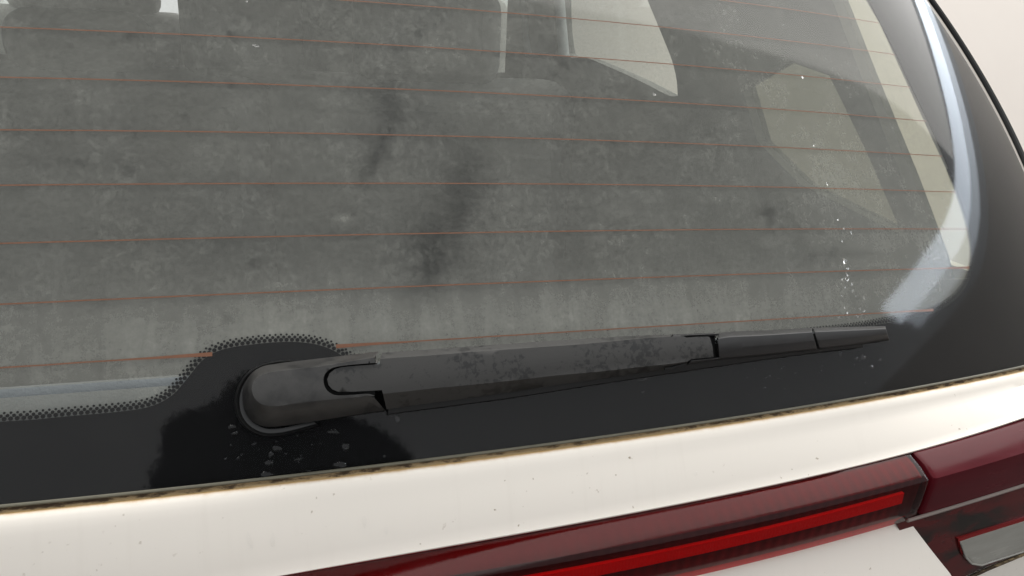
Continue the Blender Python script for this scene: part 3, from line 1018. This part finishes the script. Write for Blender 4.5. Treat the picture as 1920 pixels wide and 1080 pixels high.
V, F = loft(rows, True); F.append((0, 1, 2, 3, 4)); F.append(tuple(len(V) - 5 + i for i in range(5)))
obj('wiper_rubber', V, F, M['rubber'], wiper)

# ---------------------------------------------------------------- body shell and cabin (seen dimly through the pane)
def slab(name, poly, to3, thick, mat, parent, step, holes=(), label=None):
    v, f = fill(poly, step, holes[0] if len(holes) == 1 else None)
    if len(holes) > 1:
        pts = [Vector(p) for p in poly]; n = len(pts); ed = [(i, (i + 1) % n) for i in range(n)]
        for hl in holes:
            b = len(pts); pts += [Vector(p) for p in hl]; ed += [(b + i, b + (i + 1) % len(hl)) for i in range(len(hl))]
        vv, e, ff, _, _, _ = delaunay_2d_cdt(pts, ed, [], 0, 1e-6)
        v = [tuple(p) for p in vv]; f = []
        for t in ff:
            c = sum((vv[i] for i in t), Vector((0, 0))) / len(t)
            if inside(c, poly) and not any(inside(c, hl) for hl in holes): f.append(tuple(t))
    V = [to3(a, b, 0) for a, b in v]; n = len(V); V += [to3(a, b, thick) for a, b in v]
    cnt = {}
    for t in f:
        for i in range(len(t)):
            e = (t[i], t[(i + 1) % len(t)]); cnt.setdefault(tuple(sorted(e)), []).append(e)
    F = list(f) + [tuple(reversed([i + n for i in t])) for t in f]
    for k_, es in cnt.items():
        if len(es) == 1:
            a, b = es[0]; F.append((b, a, a + n, b + n))
    o = obj(name, V, F, mat, parent, smooth=False)
    if label: o['label'] = label
    return o


XT = 0.575
def yz(px, py, x=XT):
    p = on_x(px, py, x); return (p.y, p.z)
def smooth_poly(px, n=40, f=None):
    P = [(a, b, 0) for a, b in px]; P.append(P[0])
    r = smooth_line(P, n + 1)[:-1]
    return [f(p.x, p.y) if f else (p.x, p.y) for p in r]

door_win = smooth_poly([(1056, 60), (1064, 104), (1090, 108), (1110, 112), (1190, 147), (1262, 182), (1270, 165), (1262, 120), (1243, 70), (1218, 10), (1190, -60), (1150, -90), (1060, -80), (1054, 0)], 60, yz)
quarter_b = [yz(*p) for p in [(1390, 160), (1470, 112), (1555, 142), (1625, 285), (1692, 441), (1600, 395), (1500, 345), (1420, 265)]]
quarter_a = [yz(*p) for p in [(1545, -40), (1600, -40), (1650, 45), (1720, 200), (1790, 352), (1816, 430), (1822, 480), (1812, 524), (1756, 524), (1745, 480), (1690, 330), (1610, 130)]]
front_win = [(1.45, Z0 - 0.10), (2.15, Z0 - 0.14), (2.0, Z0 + 0.10), (1.75, Z0 + 0.25), (1.45, Z0 + 0.27)]
print('door', min(door_win), max(door_win)); print('qa', quarter_a); print('qb', quarter_b)


def glass_y(z):   # y of the inside of the pane near the side, at height z
    lo, hi = -0.5, 0.6
    for _ in range(40):
        m = (lo + hi) / 2
        if S(XT, m).z < z: lo = m
        else: hi = m
    return S(XT, lo).y + 0.030


trim_poly = [(glass_y(z), z) for z in [Z0 - 0.24 + 0.48 * i / 12 for i in range(13)]] + [(0.9, Z0 + 0.33), (1.7, Z0 + 0.33), (2.5, Z0 - 0.05), (2.5, Z0 - 0.8), (0.0, Z0 - 0.8)]
trim_poly[0] = (glass_y(Z0 - 0.24) + 0.01, Z0 - 0.24)
for sgn in (1, -1):
    slab('side_trim', trim_poly, lambda a, b, t, s=sgn: Vector((s * (XT + t), a, b)), 0.02, M['trim'], car, 0.1, (door_win, quarter_a, quarter_b, front_win))
    pn = [('quarter_pane', quarter_a, 'tint_light'), ('quarter_pane', quarter_b, 'tint'), ('side_pane', door_win, 'pane'), ('side_pane', front_win, 'pane')]
    for nm, pl, mt in pn:
        slab(nm, pl, lambda a, b, t, s=sgn: Vector((s * (XT + 0.012 + t * 0.2), a, b)), 0.01, M[mt], car, 0.2)
    # outer skin
    body = [(0.40, Z0 + 0.22), (0.9, Z0 + 0.36), (1.7, Z0 + 0.36), (2.6, Z0 - 0.05), (2.6, 0.3), (-0.02, 0.3), (-0.07, Z0 - 0.24), (0.14, Z0), (0.25, Z0 + 0.09)]
    big = lambda pl, k: [((sum(p[0] for p in pl) / len(pl)) + (q[0] - sum(p[0] for p in pl) / len(pl)) * k, (sum(p[1] for p in pl) / len(pl)) + (q[1] - sum(p[1] for p in pl) / len(pl)) * k) for q in pl]
    op1 = [(-0.045, Z0 - 0.205), (0.46, Z0 - 0.20), (0.47, Z0 + 0.2), (0.42, Z0 + 0.2), (0.27, Z0 + 0.09), (0.16, Z0)]
    op2 = [(0.54, Z0 - 0.18), (1.38, Z0 - 0.18), (1.38, Z0 + 0.32), (0.54, Z0 + 0.27)]
    op3 = [(1.44, Z0 - 0.18), (2.4, Z0 - 0.18), (2.1, Z0 + 0.09), (1.75, Z0 + 0.29), (1.44, Z0 + 0.31)]
    slab('body_side', body, lambda a, b, t, s=sgn: Vector((s * (0.640 + t), a, b)), 0.012, M['paint'], car, 0.2, (op1, op2, op3))
rf = [Vector((0, 0, 0))]
rows = []
for i in range(17):
    x = -0.66 + 1.32 * i / 16
    z = -0.05 * (x / 0.66) ** 4
    rows.append([Vector((x, S(x * 0.8, VT).y - 0.02, S(0, VT).z + z + 0.02)), Vector((x, 0.6, Z0 + 0.35 + z)), Vector((x, 1.2, Z0 + 0.39 + z)), Vector((x, 1.75, Z0 + 0.36 + z))])
V, F = loft(rows); obj('roof', V, F, M['paint'], car)
rows = [[p + Vector((0, 0, -0.03)) for p in r] for r in rows]
V, F = loft(rows); obj('headliner', V, F, M['trim'], car)


def box(name, a, b, mat, parent, bevel=0.03, seg=4):
    x0, y0, z0 = a; x1, y1, z1 = b
    V = [(x0, y0, z0), (x1, y0, z0), (x1, y1, z0), (x0, y1, z0), (x0, y0, z1), (x1, y0, z1), (x1, y1, z1), (x0, y1, z1)]
    F = [(0, 1, 2, 3), (4, 5, 6, 7), (0, 1, 5, 4), (1, 2, 6, 5), (2, 3, 7, 6), (3, 0, 4, 7)]
    return obj(name, V, F, mat, parent, bevel=bevel, seg=seg)


box('cargo_floor', (-0.58, -0.05, Z0 - 0.62), (0.58, 0.86, Z0 - 0.58), M['dark'], car, 0.01)
box('cabin_floor', (-0.64, 0.8, 0.30), (0.64, 2.5, 0.35), M['dark'], car, 0.01)
box('dashboard', (-0.6, 2.15, Z0 - 0.5), (0.6, 2.5, Z0 - 0.12), M['dark'], car, 0.06)
def seat(name, x, y, zt, wd, ht, head, mt='seat'):
    s = box(name, (x - wd / 2, y, zt - ht), (x + wd / 2, y + 0.14, zt), M[mt], car, 0.06, 5)
    hd = box('headrest', (x - head[0] / 2, y + 0.01, zt - 0.02), (x + head[0] / 2, y + 0.11, zt + 0.03 + head[1]), M[mt], s, 0.045, 5)
    for q in (-0.06, 0.06):
        V, F = tube([Vector((x + q, y + 0.06, zt - 0.02)), Vector((x + q, y + 0.06, zt + 0.06))], 0.006, 8)
        obj('headrest_post', V, F, M['dark'], s)
    return s
seat('front_seat', -0.42, 1.55, Z0 + 0.005, 0.50, 0.7, (0.33, 0.22), 'seat2')
seat('front_seat', 0.33, 1.55, Z0 + 0.09, 0.60, 0.7, (0.34, 0.20), 'seat2')
bench = seat('rear_seat', -0.285, 0.88, Z0 - 0.09, 0.585, 0.6, (0.22, 0.055))
seat('rear_seat', 0.285, 0.88, Z0 - 0.09, 0.585, 0.6, (0.27, 0.13))
box('headrest', (-0.135, 0.90, Z0 - 0.12), (0.065, 0.99, Z0 + 0.12), M['seat'], bench, 0.045, 5)
# pillar between the doors
V, F = tube([on_x(1020, -60, XT - 0.01), on_x(1030, 105, XT - 0.01)], 0.045, 10, 0.4)
obj('pillar_trim', V, F, M['trim'], car)
for q, rr in ((983, 0.016), (1044, 0.011)):
    V, F = tube([on_x(q, -60, XT - 0.05), on_x(q + 8, 40, XT - 0.05), on_x(q + 14, 106, XT - 0.05)], rr, 8, 0.4)
    obj('door_pillar_strip', V, F, M['lip2'], car)

# lip of the tailgate lining just inside the pane
rows = []
for i in range(61):
    u = -0.56 + 1.12 * i / 60
    e = S(u, -0.2315)
    rows.append([e + Vector((0, a, b)) for a, b in ((0.007, -0.05), (0.0075, -0.006), (0.0085, 0.004), (0.0105, 0.0072), (0.0115, 0.0078), (0.0118, 0.003))])
V, F = loft(rows); ld = obj('lining_lip', V, F, M['lip2'], car)
ld['label'] = 'pale blue-grey lip of the tailgate lining behind the glass'
# ---------------------------------------------------------------- water
def bead(c, n, t, a, b, h):
    """a low drop: rings of a flattened cap, a along t"""
    s = n.cross(t).normalized(); t = s.cross(n).normalized()
    V = []; F = []; K = 9; Rn = 4
    for i in range(Rn):
        ph = math.pi / 2 * i / Rn
        for k_ in range(K):
            th = 2 * math.pi * k_ / K
            r = math.cos(ph) * (1 + 0.12 * math.sin(3 * th + a * 9e3))
            V.append(c + t * (a * r * math.cos(th)) + s * (b * r * math.sin(th)) + n * (h * math.sin(ph)))
    V.append(c + n * h)
    for i in range(Rn - 1):
        for k_ in range(K):
            F.append((i * K + k_, i * K + (k_ + 1) % K, (i + 1) * K + (k_ + 1) % K, (i + 1) * K + k_))
    for k_ in range(K): F.append(((Rn - 1) * K + k_, (Rn - 1) * K + (k_ + 1) % K, Rn * K))
    F.append(tuple(range(K)))
    return V, F


WV, WF = [], []
WV2, WF2 = [], []
def add_bead(px, py, a, b, h=None, ang=0.0):
    u, v = uv_at(px, py)
    c = S(u, v, 0.00005); n = (S(u, v, 0.01) - S(u, v)).normalized()
    dn = (S(u, v - 0.01) - S(u, v)).normalized(); ac = (S(u + 0.01, v) - S(u, v)).normalized()
    t = dn * math.cos(ang) + ac * math.sin(ang)
    a *= 0.8; b *= 0.8
    V, F = bead(c, n, t, a, b, h or min(a, b) * 0.5)
    A, B = (WV2, WF2) if py > 655 else (WV, WF)
    o = len(A); A.extend(V); B.extend([tuple(i + o for i in f) for f in (F[:-1] if py > 655 else F)])
for (px, py, a, b) in [(1584, 490, 0.0030, 0.0019), (1579, 452, 0.0016, 0.0007), (1596, 436, 0.0018, 0.0005), (1551, 345, 0.0017, 0.0009), (1582, 428, 0.001, 0.0008), (1571, 412, 0.001, 0.0009), (1505, 145, 0.0014, 0.0010), (1526, 273, 0.0011, 0.0008),
                       (1598, 532, 0.0016, 0.0009), (1599, 545, 0.0014, 0.0008), (1620, 558, 0.0016, 0.0010), (480, 86, 0.0010, 0.0026), (463, 2, 0.001, 0.001), (1227, 177, 0.0013, 0.0016),
                       (435, 800, 0.0014, 0.0026), (441, 812, 0.0010, 0.0022), (520, 841, 0.0022, 0.0034), (508, 852, 0.0022, 0.0016), (505, 868, 0.0018, 0.0028), (500, 890, 0.0022, 0.0038), (560, 861, 0.0010, 0.0030),
                       (648, 838, 0.0030, 0.0026), (638, 872, 0.0026, 0.0046), (625, 810, 0.0016, 0.0040), (721, 856, 0.0010, 0.0010), (296, 876, 0.0005, 0.0005), (477, 832, 0.0008, 0.0016), (745, 785, 0.0032, 0.0016),
                       (1618, 670, 0.0022, 0.0030), (1634, 688, 0.0018, 0.0022), (1650, 675, 0.0010, 0.0018), (1606, 672, 0.0012, 0.0018), (1575, 664, 0.0020, 0.0012), (1205, 712, 0.0010, 0.0050), (1256, 710, 0.0007, 0.0012), (1206, 735, 0.0010, 0.0014)]:
    add_bead(px, py, a, b, ang=rnd.uniform(-0.3, 0.3))
for i in range(30):
    t = rnd.random(); py = 500 + 110 * t; px = 1583 + 26 * t + rnd.gauss(0, 6 + 9 * t)
    r = rnd.uniform(0.0003, 0.0009); add_bead(px, py, r * rnd.uniform(1, 2), r, ang=rnd.uniform(-0.5, 0.5))
for i in range(22):
    px, py = rnd.gauss(560, 90), rnd.gauss(835, 30)
    r = rnd.uniform(0.0003, 0.0008); add_bead(px, py, r, r * rnd.uniform(1, 2))
for i in range(30):
    px = rnd.uniform(1400, 1660); py = 700 - (px - 1400) * 0.05 + rnd.gauss(0, 16)
    r = rnd.uniform(0.0003, 0.0008); add_bead(px, py, r, r * rnd.uniform(1, 1.6))
wb = obj('water_beads', WV, WF, M['water'])
tag(wb, 'small clear water beads scattered and running down the rear window', 'water', kind='stuff')

wb = obj('water_spots', WV2, WF2, M['drip'])
tag(wb, 'low water spots on the black border below the wiper', 'water', kind='stuff')
lab = ['long slanting water drip on white paint, leftmost of the two in the lower left', 'short upright water drip on white paint, right of the long slanting one', 'water drip with round foot on white paint below the joint, left of its pair',
       'small oval water drip on white paint, right of its pair', 'tiny round water drop on white paint above the light bar']
for i, (px, py, a, b, an) in enumerate([(468, 1014, 0.0042, 0.0011, 0.25), (511, 1013, 0.0034, 0.0011, -0.05), (683, 978, 0.0030, 0.0011, 0), (724, 994, 0.0022, 0.0010, 0), (1304, 888, 0.0013, 0.0011, 0)]):
    loc, nor, idx, dist = bv_panel.ray_cast(CAM, ray(px, py))
    if loc is None: print('miss', px, py); continue
    if nor.y > 0: nor = -nor
    dn = Vector((0, 0, -1)); dn = (dn - nor * dn.dot(nor)).normalized(); ac = dn.cross(nor)
    V, F = bead(loc + nor * 0.00003, nor, dn * math.cos(an) - ac * math.sin(an), a, b, 0.0006); F = F[:-1]
    tag(obj('water_drip', V, F, M['drip']), lab[i], 'water drop', 'water drips on the white tailgate')
